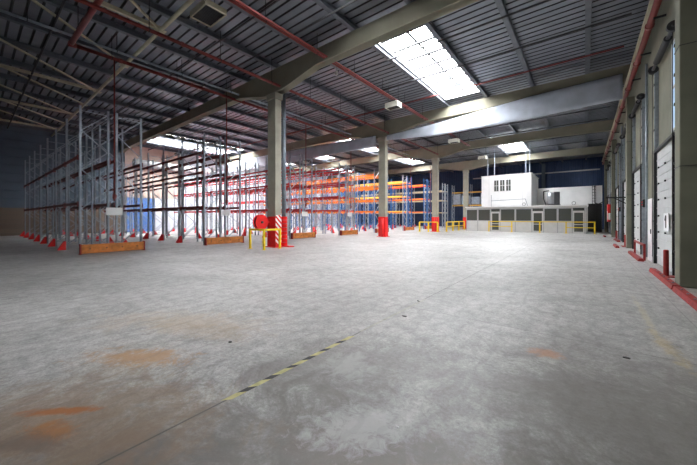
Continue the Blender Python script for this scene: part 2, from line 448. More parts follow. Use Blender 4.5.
for z in (2.5, 4.5, 6.5): part('pipe_clamp', MB().cyl((PILX+.22,10.12,z),(PILX+.22,10.12,z+.06),.14,16), 'galvdark', t)
k = MB()
for q in range(8):
    z = .05+q*.19; k.cyl((PILX+.24,10.12,z),(PILX+.24,10.12,z+.17),.165,16)
part('pipe_guard', k, 'red', t, smooth=False)
part('foot_plate', MB().box(PILX, PILX+.75, 10.02, 10.36, 0, .04), 'red', t)

# ------------------------------------------------------------------ smoke curtain on the second beam
def curtain(pts, name, label):
    k = MB(); rows = []
    n = 90; x0, x1 = pts[0][0], pts[-1][0]
    for i in range(n+1):
        x = x0+(x1-x0)*i/n
        for (xa, ta, ba), (xb, tb, bb) in zip(pts, pts[1:]):
            if xa <= x <= xb+1e-6:
                u = (x-xa)/(xb-xa); zt, zb = ta+(tb-ta)*u, ba+(bb-ba)*u; break
        col_ = []
        for j in range(7):
            v = j/6; y = 19.93 - .025 - .03*v*math.sin(x*5.1+1.3*math.sin(x*2.3)) - .02*v*math.sin(x*13+v*2)
            col_.append((x, y, zt+(zb-zt)*v))
        rows.append(col_)
    flat = [p for r in rows for p in r]; fs = []
    for i in range(n):
        for j in range(6): fs.append((i*7+j, (i+1)*7+j, (i+1)*7+j+1, i*7+j+1))
    k.poly(flat, fs)
    t = thing(name, ((x0+x1)/2, 19.93, 7.2), label, 'curtain', 'smoke curtains')
    o = part('fabric', k, 'curtain', t, smooth=True)
    s = o.modifiers.new('cloth', 'SOLIDIFY'); s.thickness = .012
    k = MB()
    for (xa, ta, ba), (xb, tb, bb) in zip(pts, pts[1:]): k.bar((xa,19.95,ta),(xb,19.95,tb),.05,.05)
    part('top_rail', k, 'darkgrey', t)
curtain([(-11.95,7.8,7.42),(-7.75,7.98,7.12),(-2.5,8.42,7.15),(1.45,8.57,7.32)], 'smoke_curtain', 'long pale grey-blue fabric smoke curtain hanging below the second beam, right of the second pillar')
curtain([(-36.5,8.2,6.9),(-25,8.2,6.95),(-12.95,7.95,7.1)], 'smoke_curtain', 'grey fabric smoke curtain under the second beam, above the racks left of the second pillar')

# ------------------------------------------------------------------ pallet racks
ROWS = [  # y start, beam levels, beam material front/back, post material, height, row description
 (2.85, [2.07,3.98], ('redbeam','redbeam'), ('galv','galv'), 6.1, 'of the row nearest the camera'),
 (7.95, [2.07,3.95,5.05], ('redbeam','redbeam'), ('galv','galv'), 6.1, 'of the second row'),
 (14.0, [2.07,3.85,5.0], ('redbeam2','redbeam2'), ('galv','galv'), 6.1, 'of the third row'),
 (19.35, [2.1,3.25,4.4,5.6], ('redbeam2','redbeam2'), ('galv','galv'), 6.1, 'of the fourth row'),
 (24.7, [2.1,3.2,4.5,5.7], ('orange','orange'), ('galv','blue'), 6.3, 'of the fifth row'),
 (30.6, [2.2,3.95,5.6], ('yellowbeam','orange'), ('galv','blue'), 6.3, 'of the sixth row'),
 (36.2, [2.2,3.9,5.7], ('orange','redbeam2'), ('blue','blue'), 6.5, 'of the seventh row'),
 (42.6, [2.2,4.0,5.4], ('palebeam','palebeam'), ('galv','galv'), 6.5, 'of the farthest row'),
]
BAY, NB, XE, DEP = 2.72, 7, -16.25, .92
cache = {}
def cm(key, fn):
    if key not in cache: cache[key] = fn()
    return cache[key]
def post_mesh(m, h):
    k = MB().box(-.045,.045,-.035,.035,.0,h).box(-.075,.075,-.06,.06,0,.012)
    return k.mesh('post', m)
def brace_mesh(m, h):
    k = MB(); k.bar((0,.03,.25),(0,DEP-.03,.25),.03,.03); k.bar((0,.03,h-.2),(0,DEP-.03,h-.2),.03,.03)
    z = .25; s = 0; nn = round((h-.45)/.78); st = (h-.45)/nn
    for _ in range(nn):
        a, b = (.03, DEP-.03) if s == 0 else (DEP-.03, .03)
        k.bar((0,a,z),(0,b,z+st),.032,.036); z += st; s ^= 1
    return k.mesh('upright_frame', m)
def guard_mesh(d):
    # wedge-shaped steel post protector pointing outwards (d=-1: towards -y)
    k = MB()
    k.prism([(d*.04,0),(d*.30,0),(d*.30,.05),(d*.10,.40),(d*.04,.40)], 'X', -.11, -.075)
    k.prism([(d*.04,0),(d*.30,0),(d*.30,.05),(d*.10,.40),(d*.04,.40)], 'X', .075, .11)
    k.prism([(d*.28,.012),(d*.30,.05),(d*.10,.40),(d*.075,.38)], 'X', -.075, .075)
    k.box(-.11,.11,d*.04,d*.32,0,.012)
    return k.mesh('post_guard', 'red')
def beam_mesh(m):
    k = MB().box(-BAY+.05,-.05,-.025,.025,-.055,.055).box(-.085,-.05,-.035,.04,-.12,.09).box(-BAY+.05,-BAY+.085,-.035,.04,-.12,.09)
    k.box(-BAY+.09,-.09,-.030,-.024,-.02,.02)
    return k.mesh('beam', m)
for r, (ys, lv, bms, pms, h, desc) in enumerate(ROWS):
    for side in (0, 1):
        y0 = ys + side*(DEP+.30)
        pmn = pms[side]; bmn = bms[side]
        colr = {'redbeam':'dark red','redbeam2':'red','orange':'orange','yellowbeam':'yellow','palebeam':'pale'}[bmn]
        pc = {'galv':'grey','blue':'blue'}[pmn]
        t = thing('pallet_rack', (XE, y0, 0), '%s rack with %s beams, %s side %s' % (pc, colr, ('near','far')[side], desc + ' of racking'), 'rack', 'long runs of empty pallet racking')
        for i in range(NB+1):
            x = -i*BAY; hh = h
            f = link('upright_frame', cm(('br',pmn,hh), lambda: brace_mesh(pmn, hh)), (x, 0, 0), t)
            for yy in (0, DEP): link('post', cm(('po',pmn,hh), lambda: post_mesh(pmn, hh)), (0, yy, 0), f)
            if i > 0:
                if side == 0: link('post_guard', cm('g-', lambda: guard_mesh(-1)), (0, 0, 0), f)
                else: link('post_guard', cm('g+', lambda: guard_mesh(1)), (0, DEP, 0), f)
        for i in range(NB):
            for z in lv:
                for yy in (-.06, DEP+.06):
                    link('beam', cm(('bm',bmn), lambda: beam_mesh(bmn)), (-i*BAY, yy, z), t)
        if r in (0,1) and side == 0:
            k = MB().bar((XE, y0+DEP-.07, 5.75), (XE-BAY*3, y0+DEP-.07, 5.75), .04, .05)
            part('top_tie', k, 'galv', t)
t = thing('pallet_rack', (-8.0, 46.4, 0), 'loaded pallet rack with wrapped goods at the back, between pillar and office', 'rack')
for i in range(4):
    f = link('upright_frame', cm(('br','galv',6.5), lambda: brace_mesh('galv', 6.5)), (-i*BAY, 0, 0), t)
    for yy in (0, DEP): link('post', cm(('po','galv',6.5), lambda: post_mesh('galv', 6.5)), (0, yy, 0), f)
for i in range(3):
    for z in (3.3, 5.3):
        for yy in (-.06, DEP+.06): link('beam', cm(('bm','yellowbeam'), lambda: beam_mesh('yellowbeam')), (-i*BAY, yy, z), t)
for i in range(6):
    x = -8.0-(i//2)*BAY-(.72, 2.0)[i % 2]
    t = thing('pallet_load', (x, 46.86, 3.365), 'wrapped pale load on the far rack, %s from the office' % ORD[i], 'pallet load', 'wrapped loads on the far rack')
    k = MB()
    for q in (-.5,-.25,0,.25,.5): k.box(x+q-.045,x+q+.045,46.40,47.32,3.47,3.50)
    for q in (46.42,46.83,47.24): k.box(x-.55,x+.55,q,q+.08,3.37,3.47)
    part('pallet', k, 'wood', t)
    part('goods', MB().box(x-.55,x+.55,46.42,47.30,3.503,4.55+.25*((i*37) % 3)), 'wrap', t, .05)
# timber end boards
for r, (ys, lv, bms, pms, h, desc) in enumerate(ROWS[:7]):
    x = XE+.28; L2 = 2*DEP+.30
    t = thing('rack_end_barrier', (x, ys+L2/2, 0), 'orange timber barrier on the floor across the end ' + desc, 'barrier', 'timber barriers across the rack ends')
    part('board', MB().box(x-.03, x+.03, ys-.02, ys+L2+.02, .03, .40), 'board', t, .008)
    for yy in (ys-.06, ys+L2+.02):
        part('end_bracket', MB().box(x-.16, x+.06, yy, yy+.04, 0, .42).box(x-.2, x+.08, yy-.02, yy+.06, 0, .015), 'curb', t)
    for q in range(4):
        yy = ys+.25+q*(L2-.5)/3; part('bolt', MB().cyl((x+.03, yy, .22), (x+.045, yy, .22), .025, 8), 'darkgrey', t)
# sprinkler drops and hanging aisle signs at the row ends
DY = [3.88, 9.0, 15.1, 20.4, 25.8, 31.7, 37.3]
for r, yy in enumerate(DY):
    t = thing('drop_pipe', (-16.0, yy, 2.2), 'thin red vertical drop pipe at the end ' + ROWS[r][5], 'pipe', 'red drop pipes at the rack ends')
    part('pipe', MB().cyl((-15.82, yy, 2.2), (-15.82, yy, 8.215), .03, 8), 'redpipe', t, smooth=True)
    part('valve', MB().cyl((-15.82, yy, 2.3), (-15.82, yy, 2.5), .06, 10).torus((-15.76, yy, 2.42), (1,0,0), .07, .012, 12, 6), 'redpipe', t)
    if r < 4:
        t = thing('aisle_sign', (-15.95, yy, 1.6), 'small white board hanging at the end ' + ROWS[r][5], 'sign', 'white boards at the rack ends')
        part('board', MB().box(-15.99, -15.97, yy-.25, yy+.33, 1.60, 1.93), 'whiteplas', t)
        part('hook', MB().cyl((-15.98, yy-.2, 1.92), (-15.98, yy-.2, 2.05), .008, 6).cyl((-15.98, yy+.28, 1.92), (-15.98, yy+.28, 2.05), .008, 6).bar((-15.98, yy-.24, 2.05), (-15.98, yy+.32, 2.05), .012, .012), 'galvdark', t)

# ------------------------------------------------------------------ guard rail and hose reel at the nearest pillar
t = thing('guard_rail', (-11.6, 8.5, 0), 'yellow tubular corner guard rail around the nearest pillar', 'rail')
for p in ((-11.62,8.45),(-11.62,9.36),(-12.72,8.45),(-11.62, 8.62)):
    k = MB().box(p[0]-.045, p[0]+.045, p[1]-.045, p[1]+.045, 0, .98)
    if p[1] != 8.62: k.box(p[0]-.09, p[0]+.09, p[1]-.09, p[1]+.09, 0, .015); part('post', k, 'yellow', t, .008)
k = MB().box(-11.665,-11.575,8.5,9.32,.88,.97).box(-12.68,-11.665,8.405,8.495,.88,.97)
part('top_bar', k, 'yellow', t, .008)
t = thing('hose_reel', (-12.45, 9.2, .98), 'red fire hose reel mounted on the nearest pillar above the yellow rail', 'hose reel')
cx_, cy_, cz_ = -12.55, 8.93, 1.27
part('drum', MB().cyl((cx_-.09,cy_,cz_),(cx_+.09,cy_,cz_),.15,18), 'darkgrey', t)
part('hose', MB().torus((cx_-.06,cy_,cz_),(1,0,0),.25,.065,24,8).torus((cx_+.03,cy_,cz_),(1,0,0),.25,.065,24,8), 'black', t, smooth=True)
part('disc', MB().cyl((cx_+.09,cy_,cz_),(cx_+.11,cy_,cz_),.37,28), 'red', t)
part('disc', MB().cyl((cx_-.13,cy_,cz_),(cx_-.11,cy_,cz_),.37,28), 'red', t)
part('hub', MB().cyl((cx_+.11,cy_,cz_),(cx_+.16,cy_,cz_),.06,12), 'darkgrey', t)
part('bracket', MB().box(cx_-.02, cx_+.02, cy_, 9.47, cz_-.03, cz_+.03).box(cx_-.08, cx_+.08, 9.47, 9.49, cz_-.2, cz_+.2), 'red', t)

# guard rails by the third pillar
for nm, pts, lb in (
    ('guard_rail', [(-13.9,29.9),(-12.9,29.9),(-11.9,29.9)], 'yellow hooped guard rail in front of the third pillar'),
    ('guard_rail', [(-11.6,31.6),(-11.6,33.6),(-11.6,35.6),(-11.6,37.6)], 'yellow guard rail running from the third pillar towards the office corner')):
    t = thing(nm, (*pts[0], 0), lb, 'rail')
    for p in pts: part('post', MB().box(p[0]-.06,p[0]+.06,p[1]-.06,p[1]+.06,0,.98).box(p[0]-.12,p[0]+.12,p[1]-.12,p[1]+.12,0,.02), 'yellow', t)
    k = MB(); m2 = MB()
    for a, b in zip(pts, pts[1:]): k.bar((*a,1.02),(*b,1.02),.1,.1); m2.bar((*a,.55),(*b,.55),.05,.08)
    part('top_bar', k, 'yellow', t); 
    if pts[0][1] > 30: part('mid_bar', m2, 'yellow', t)

# ------------------------------------------------------------------ office
OY, OXL, OXR, OH = 35.6, -10.75, .15, 2.72
t = thing('site_office', ((OXL+OXR)/2, OY+1.5, 0), 'long low white office cabin with dark windows and three glazed doors at the far end', 'office')
doors = [(-8.15,-7.2), (-4.25,-3.25), (-.95,0.0)]
part('lower_panel', (lambda k: [k.box(a, b, OY, OY+.08, 0, 1.12) for a, b in ((OXL,-8.15),(-7.2,-4.25),(-3.25,-.95))] and k)(MB()), 'offwhite', t)
part('wall', MB().box(OXL, OXL+.1, OY+.08, OY+4, 0, OH-.12).box(OXR-.1, OXR, OY+.08, OY+4, 0, OH-.12).box(OXL+.1, OXR-.1, OY+3.9, OY+4, 0, OH-.12), 'white', t)
part('roof', MB().box(OXL-.1, OXR+.1, OY-.12, OY+4.05, OH-.12, OH), 'white', t, .01)
part('header', MB().box(OXL, OXR, OY, OY+.08, 2.42, OH-.12), 'offwhite', t)
k = MB()
for z in (1.12, 2.36): k.box(OXL, OXR, OY-.02, OY+.06, z, z+.06)
mull = [OXL+.04, -9.5, -8.15, -7.2, -5.75, -4.25, -3.25, -2.1, -.95, 0.0, OXR-.03]
for x in mull: part('mullion', MB().box(x-.04, x+.04, OY-.03, OY+.07, 0, 2.42), 'alu', t)
wins = [(OXL,-9.5),(-9.5,-8.15),(-7.2,-5.75),(-5.75,-4.25),(-3.25,-2.1),(-2.1,-.95)]
for a, b in wins:
    f = part('window', MB().box(a+.04, b-.04, OY-.01, OY+.05, 1.12, 1.18).box(a+.04, b-.04, OY-.01, OY+.05, 2.36, 2.42).box(a+.04,a+.08,OY-.01,OY+.05,1.18,2.36).box(b-.08,b-.04,OY-.01,OY+.05,1.18,2.36), 'alu', t)
    part('pane', MB().box(a+.08, b-.08, OY+.02, OY+.035, 1.18, 2.36), 'glass', t, parent=f)
for a, b in doors:
    f = part('door', MB().box(a+.04, a+.14, OY, OY+.05, .02, 2.05).box(b-.14, b-.04, OY, OY+.05, .02, 2.05).box(a+.14,b-.14,OY,OY+.05,.02,.15).box(a+.14,b-.14,OY,OY+.05,1.95,2.05)
             .box(a+.14,b-.14,OY,OY+.05,.80,.86).box(a+.04,b-.04,OY-.01,OY+.06,2.05,2.14), 'offwhite', t)
    part('pane', MB().box(a+.14,b-.14,OY+.02,OY+.03,.15,.80).box(a+.14,b-.14,OY+.02,OY+.03,.86,1.95).box(a+.05,b-.05,OY+.02,OY+.03,2.14,2.42), 'glass', t, parent=f)
    part('handle', MB().cyl((b-.11,OY-.05,.98),(b-.11,OY-.05,1.12),.015,8).cyl((b-.11,OY-.05,1.05),(b-.11,OY,1.05),.012,6), 'darkgrey', t, parent=f)
# upper block
UY = 36.4
t = thing('upper_office_block', (-6.8, UY+3, OH), 'white boxy upper office with a barred window, standing on the low cabin roof', 'office block')
part('wall', MB().box(-9.3, -4.4, UY, UY+6.0, OH+.005, 6.15), 'white', t, .02)
k = MB()
for x in (-8.5,-5.2): k.box(x-.02, x+.02, UY-.012, UY, OH+.1, 6.1)
part('panel_joint', k, 'offwhite', t)
part('roof_cap', MB().box(-9.36,-4.34,UY-.06,UY+6.06,6.15,6.2), 'offwhite', t)
for x in (-8.0,-7.4,-6.8):
    f = part('window', MB().box(x,x+.52,UY-.04,UY-.01,4.38,4.42).box(x,x+.52,UY-.04,UY-.01,5.62,5.66).box(x,x+.04,UY-.04,UY-.01,4.42,5.62).box(x+.48,x+.52,UY-.04,UY-.01,4.42,5.62).box(x+.04,x+.48,UY-.035,UY-.01,5.0,5.04).box(x+.24,x+.28,UY-.035,UY-.01,4.42,5.62), 'offwhite', t)
    part('pane', MB().box(x+.04,x+.48,UY-.012,UY-.002,4.42,5.62), 'glass', t, parent=f)
# white store wall behind
struct('wall_mezzanine', MB().box(-4.35, 1.4, 40.6, 40.75, 0, 4.75).box(-4.35,1.4,40.55,40.8,4.75,4.82), 'white')
struct('door_20', MB().box(.22,1.38,40.50,40.59,0,2.95), 'black')  # flat black sheet painting the dark of the opening beside the office
# conduit rail on the cabin roof
t = thing('roof_handrail', (-8, OY+.5, OH), 'thin grey pipe rail on the cabin roof in front of the upper office', 'rail')
part('pipe', MB().tube([(-8.2,OY+.5,OH),(-8.2,OY+.5,4.0)],.025).tube([(-8.2,OY+.5,3.35),(-4.9,OY+.5,3.45),(-4.7,OY+.5,OH)],.025), 'galvdark', t)
# pump unit
OH += .01
t = thing('air_handling_unit', (-2.5, 37, OH), 'grey cylindrical tank with black motor box on the cabin roof', 'machine')
part('tank', MB().cyl((-2.75,37,OH+.105),(-2.75,37,4.05),.36,20), 'rubberdoor', t, smooth=True)
part('motor_box', MB().box(-2.5,-2.0,36.8,37.3,OH,4.1), 'darkgrey', t, .02)
part('pipe', MB().tube([(-3.15,36.9,OH),(-3.35,36.8,3.4),(-3.35,36.8,4.2),(-2.9,36.9,4.25)],.06,8), 'darkgrey', t)
part('base', MB().box(-3.2,-1.95,36.6,37.4,OH,OH+.1), 'darkgrey', t)
for x, lb in ((-5.05,'first black cable loop on the cabin roof, beside the upper office'), (-.85,'small black cable loop on the cabin roof, right of the tank')):
    single('cable_loop', MB().torus((x,OY+.6,OH+.16),(.2,1,0),.15,.02,18,6), 'black', (x,OY+.6,OH), lb.replace('first ',''), 'cable')
# hanger rods above the upper office
for x, lb in ((-8.75,'farthest left'),(-8.05,'second from the left'),(-4.95,'third from the left'),(-4.6,'farthest right')):
    single('hanger_rod', MB().cyl((x,UY+.5,6.2),(x,UY+.5,9.27),.04,8), 'galv', (x,UY+.5,6.2), 'thin grey rod above the upper office, '+lb+' of the four', 'rod', 'rods holding the upper office')
# cable ladder at the right end
t = thing('cable_ladder', (.75, 40.4, 0), 'black vertical cable ladder at the right end of the white wall', 'cable ladder')
part('rail', MB().box(.58,.62,40.38,40.46,0,4.9).box(.86,.90,40.38,40.46,0,4.9), 'black', t)
k = MB(); z = .2
while z < 4.8: k.box(.62,.86,40.40,40.45,z,z+.04); z += .3
part('rung', k, 'black', t)
part('cable', MB().tube([(.78,40.38,4.8),(.8,40.2,3.0),(1.1,40.0,2.9),(1.45,39.6,3.1)],.04), 'black', t)
# yellow rail in front of the office
RY = 34.85
t = thing('safety_railing', (-3.5, RY, 0), 'long yellow tubular railing on the floor in front of the office doors', 'railing')
for x in (-8.15,-5.95,-3.5,-1.4,.68): part('post', MB().box(x-.05,x+.05,RY-.05,RY+.05,0,1.1).box(x-.1,x+.1,RY-.1,RY+.1,0,.02), 'yellow', t)
part('top_rail', MB().box(-8.2,.73,RY-.04,RY+.04,1.04,1.12), 'yellow', t)
for a, b in ((-1.4,.68),(-8.15,-5.95)): part('mid_rail', MB().box(a,b,RY-.03,RY+.03,.53,.60), 'yellow', t)

# blue pillar on the back wall
single('steel_column', MB().box(-4.6,-4.5,Y1-.45,Y1-.05,0,9.0).box(-4.75,-4.35,Y1-.45,Y1-.42,0,9.0).box(-4.75,-4.35,Y1-.08,Y1-.05,0,9.0), 'clad', (-4.55,Y1-.25,0), 'grey steel column standing against the blue back wall', 'column')
single('wall_rail', MB().box(-14,1.5,Y1-.25,Y1-.06,7.6,7.75), 'alu', (-6,Y1-.15,7.6), 'pale horizontal rail across the blue back wall above the office', 'rail')

# ------------------------------------------------------------------ sprinkler mains and branch pipes
def main_pipe(x, z, y0, y1, r, label, hang=True, m='redpipe', name='sprinkler_pipe', parts=True):
    t = thing(name, (x, (y0+y1)/2, z), label, 'pipe')
    part('pipe', MB().cyl((x,y0,z),(x,y1,z),r,12), m, t, smooth=True)
    y = y0+1.5
    while y < y1: part('coupling', MB().cyl((x,y-.05,z),(x,y+.05,z),r*1.3,12), m, t); y += 3.0
    if hang:
        y = y0+1.2
        while y < y1:
            k = MB().cyl((x,y,z+r*.5),(x,y,9.255),.012,6).torus((x,y,z),(0,1,0),r*1.12,.012,14,6)
            part('hanger', k, 'black', t); y += 2.6
    return t
t = main_pipe(-15.85, 8.30, 2.6, 33, .075, 'red sprinkler main running over the rack ends')
part('elbow', MB().cyl((-15.85,2.66,8.3),(-15.85,2.42,8.3),.10,12), 'redpipe', t, smooth=True)
t = thing('sprinkler_pipe', (-12.4, 2.5, 8.3), 'thick red cross main turning at the top left corner of the picture', 'pipe')
part('pipe', MB().cyl((-15.72,2.5,8.3),(-8.95,2.5,8.12),.085,12), 'redpipe', t, smooth=True)
for x in (-14.6,-11.2): part('hanger', MB().cyl((x,2.5,8.3),(x,2.5,9.26),.012,6), 'black', t)
main_pipe(-11.9, 8.02, -2.5, 30, .065, 'dark red sprinkler main passing beside the nearest pillar head')
main_pipe(-8.85, 8.40, -2.5, 30.0, .045, 'pink-red twin sprinkler main carrying the heaters, left pipe')
main_pipe(-8.70, 8.40, -2.5, 30.0, .045, 'pink-red twin sprinkler main carrying the heaters, right pipe', hang=False)
main_pipe(-15.55, 8.52, -2.5, 33, .05, 'pale grey conduit running alongside the red main above the racks', m='galv', name='conduit')
t = main_pipe(1.62, 7.62, 3.0, 45.0, .09, 'thick red sprinkler main along the top of the dock wall', hang=False)
y = 5
while y < 45: part('bracket', MB().bar((1.62,y,7.50),(XR-.01,y,7.50),.05,.05), 'black', t); y += 2.6
single('cable_tray', MB().box(1.50,1.58,0,45,7.84,7.92), 'cream', (1.16,20,7.95), 'cream strip of cable tray above the red main on the dock wall', 'cable tray')
for i, y in enumerate([.6,2.0,6.4,8.0,12.0,14.6,17.2,23.0,26.0,29,33.2,36.4]):
    where = ['above the camera','between the first and second beams','beyond the second beam'][0 if y < 9 else 1 if y < 20 else 2]
    single('branch_pipe', MB().cyl((XL+.3,y,8.75),(1.3,y,8.75),.038,6), 'redpipe' if 16 < y < 18 else 'darkgrey', (-15,y,8.75), '%s roof pipe crossing %s, %s away from camera' % ('red' if 16 < y < 18 else 'thin dark', where, ORD[i]), 'pipe', 'branch pipes across the roof')

# ------------------------------------------------------------------ cream roof bracing on the left
t = thing('roof_bracing', (-22, 4.6, 8.6), 'cream tubular roof truss crossing above the nearest racks', 'truss')
part('chord', MB().cyl((XL+.1,4.6,8.72),(-8.5,4.6,8.72),.07,10), 'cream', t, smooth=True)
nodes = [-12.9, -17.2, -22.0, -25.2, -28.3, -31.4, -34.2]
for i, x in enumerate(nodes):
    part('diagonal', MB().cyl((x,4.6,8.75),(x+3.1,.5,8.95),.05,8), 'cream', t, smooth=True)
    if i % 2 == 0: part('strut', MB().box(x-.06,x+.06,-.2,4.6,8.72,8.86), 'cream', t)
    part('gusset', MB().box(x-.16,x+.16,4.42,4.78,8.70,8.715), 'cream', t)

# ------------------------------------------------------------------ unit heaters
HP = [(-9.75,4.9,'nearest box-shaped cream air heater hanging at the top of the picture, dark grille below'), (-8.75,15.3,'cream air heater hanging from the twin pipes left of the big skylight'),
      (-8.75,25.6,'cream air heater hanging beyond the smoke curtain'), (-8.75,34.6,'farthest cream air heater, hanging before the upper office')]
for i, (x, y, lb) in enumerate(HP):
    s = 1.0 if i == 0 else .78
    zt = 8.32 if i == 0 else 8.15
    t = thing('air_heater', (x, y, zt-.5), lb, 'heater', 'cream air heaters under the roof')
    w, d, h = .52*s, .36*s, (.20 if i == 0 else .30)
    k = MB().box(x-w, x+w, y-d, y-d+.05, zt-h, zt).box(x-w, x+w, y+d-.05, y+d, zt-h, zt).box(x-w, x-w+.05, y-d+.05, y+d-.05, zt-h, zt).box(x+w-.05, x+w, y-d+.05, y+d-.05, zt-h, zt).box(x-w+.05,x+w-.05,y-d+.05,y+d-.05,zt-.04,zt)
    part('casing', k, 'heater' if i else 'heaterdull', t, .012)
    k = MB(); q = -w+.09
    while q < w-.07: k.box(x+q, x+q+.02, y-d+.05, y+d-.05, zt-h+.01, zt-h+.06); q += .07
    k.box(x-w+.05,x+w-.05,y-d+.05,y+d-.05,zt-h+.10,zt-h+.12)
    part('grille', k, 'darkgrey', t)
    for a in (-1, 1): part('hanger', MB().cyl((x+a*w*.8,y,zt-.01),(x+a*w*.8,y,9.26),.012,6), 'darkgrey', t)
    part('fan_box', MB().box(x-w*.5,x+w*.5,y-d*.5,y+d*.5,zt,zt+.12), 'darkgrey', t)
# small globe detectors / lamps
for x, y, lb in ((-9.6,11.2,'small white globe lamp under the first concrete beam'), (-13.9,12.5,'small round lamp above the racks near the first beam'), (-20.5,9.0,'dark dome sensor above the second row of racks')):
    t = thing('ceiling_lamp', (x,y,8.6), lb, 'lamp')
    part('globe', MB().cyl((x,y,8.50),(x,y,8.58),.05,12,.10).cyl((x,y,8.58),(x,y,8.68),.10,12,.07), 'whiteplas' if x > -20 else 'black', t, smooth=True)
    part('stem', MB().cyl((x,y,8.68),(x,y,9.28),.012,6), 'darkgrey', t)
# fluorescent fittings
for x, y, lb in ((-.9,42.6,'lit fluorescent fitting under the roof at the far right'),):
    t = thing('strip_light', (x,y,8.9), lb, 'lamp')
    part('tube', MB().cyl((x-.6,y,8.82),(x+.6,y,8.82),.03,8), 'strip', t)
    part('housing', MB().box(x-.65,x+.65,y-.06,y+.06,8.85,8.95), 'offwhite', t)
    part('hanger', MB().cyl((x-.5,y,8.95),(x-.5,y,9.28),.01,6).cyl((x+.5,y,8.95),(x+.5,y,9.28),.01,6), 'black', t)

# ------------------------------------------------------------------ dock wall fittings
def door_track(a, b, lb):
    t = thing('door_track', (XR-.1, (a+b)/2, 0), 'grey lift tracks beside the ' + lb, 'door track', 'lift tracks of the dock doors')
    for y in (a-.16, b+.16):
        f = part('rail', MB().box(XR-.10, XR-.005, y-.03, y+.03, 0, 6.3), 'galv', t)
        z = .6
        while z < 6.2: part('clip', MB().box(XR-.12, XR-.10, y-.05, y+.05, z, z+.06), 'black', t, parent=f); z += .75
        part('cable', MB().cyl((XR-.14,y+.04,.2),(XR-.14,y+.04,6.3),.008,6), 'black', t, parent=f)
    part('shaft', MB().cyl((XR-.13,a-.3,6.38),(XR-.13,b+.3,6.38),.045,10), 'darkgrey', t)
    part('spring', MB().cyl((XR-.13,a+.5,6.38),(XR-.13,b-.5,6.38),.085,12), 'black', t)
    for y in (a-.16, b+.16): part('cable_drum', MB().cyl((XR-.13,y-.05,6.38),(XR-.13,y+.05,6.38),.13,16), 'darkgrey', t)
DN = ['first dock door, marked with the number sign', 'second dock door', 'third dock door, behind the second pier', 'fourth dock door', 'fifth dock door', 'sixth dock door']
for (a, b), n in zip(DOORS, DN): door_track(a, b, n)
# sign with a 1 on the first door
t = thing('number_sign', (XD+.06, 12.6, 1.1), 'white plate with a black number 1 on the first dock door', 'sign')
part('plate', MB().box(XD+.055,XD+.069,11.95,12.60,1.12,1.62), 'whiteplas', t)
part('numeral', MB().prism([(12.24,1.20),(12.33,1.20),(12.33,1.56),(12.25,1.56)], 'X', XD+.048, XD+.055).prism([(12.25,1.56),(12.33,1.56),(12.44,1.45),(12.40,1.40),(12.33,1.46)], 'X', XD+.048, XD+.055), 'black', t)
# white panel between the doors
t = thing('white_cabinet', (XR-.1, 14.6, 0), 'tall narrow white panel between the first and second dock doors', 'panel')
part('body', MB().box(XR-.14,XR-.005,14.25,15.05,0,2.15), 'white', t, .01)
part('handle', MB().box(XR-.16,XR-.14,14.35,14.39,.95,1.1), 'darkgrey', t)
# control boxes and conduits
for y, z, lb in ((16.3,1.9,'small black control box left of the second dock door'), (20.75,1.9,'small black control box beyond the second pier'), (26.9,1.9,'small black control box beside the fourth dock door')):
    t = thing('control_box', (XR-.1, y, z), lb, 'control box')
    part('box', MB().box(XR-.14,XR-.005,y-.12,y+.12,z,z+.3), 'black', t, .01)
    part('conduit', MB().cyl((XR-.06,y,z+.3),(XR-.06,y,5.8),.02,8), 'darkgrey', t)
    part('button', MB().cyl((XR-.16,y,z+.2),(XR-.14,y,z+.2),.025,8).cyl((XR-.16,y,z+.1),(XR-.14,y,z+.1),.025,8), 'red', t)
for y, r, m_, lb in ((15.9,.04,'galv','pale vertical conduit on the dock wall between the first two doors'), (25.6,.05,'galvdark','dark vertical pipe on the dock wall before the fourth door'), (10.6,.02,'redpipe','thin red vertical conduit beside the first dock door')):
    single('wall_conduit', MB().cyl((XR-.07,y,0),(XR-.07,y,7.3),r,8), m_, (XR-.07,y,0), lb, 'pipe', smooth=True)
for y0, y1, z, lb in ((21.3,24.2,2.55,'dark horizontal bracket arm reaching out beyond the second pier'),):
    single('cable_bracket', MB().bar((XR-.01,y0,z),(.9,y0+.1,z+.02),.07,.07).bar((XR-.01,y0,z-.45),(1.2,y0+.05,z),.05,.05), 'black', (XR-.2,y0,z), lb, 'bracket')
# daylight slot windows above the first door
t = bpy.data.objects.new('window_20', None); COL.objects.link(t); t.location = (XR, 11, 5); tag(t, kind='structure')
part('window_pane', MB().box(XR-.012,XR-.004,11.35,11.95,3.9,6.2), 'winglow', t)
part('window_frame', MB().box(XR-.03,XR-.003,11.29,11.35,3.84,6.26).box(XR-.03,XR-.003,11.95,12.01,3.84,6.26).box(XR-.03,XR-.003,11.35,11.95,5.0,5.05).box(XR-.03,XR-.003,11.35,11.95,3.84,3.9).box(XR-.03,XR-.003,11.35,11.95,6.2,6.26), 'alu', t)

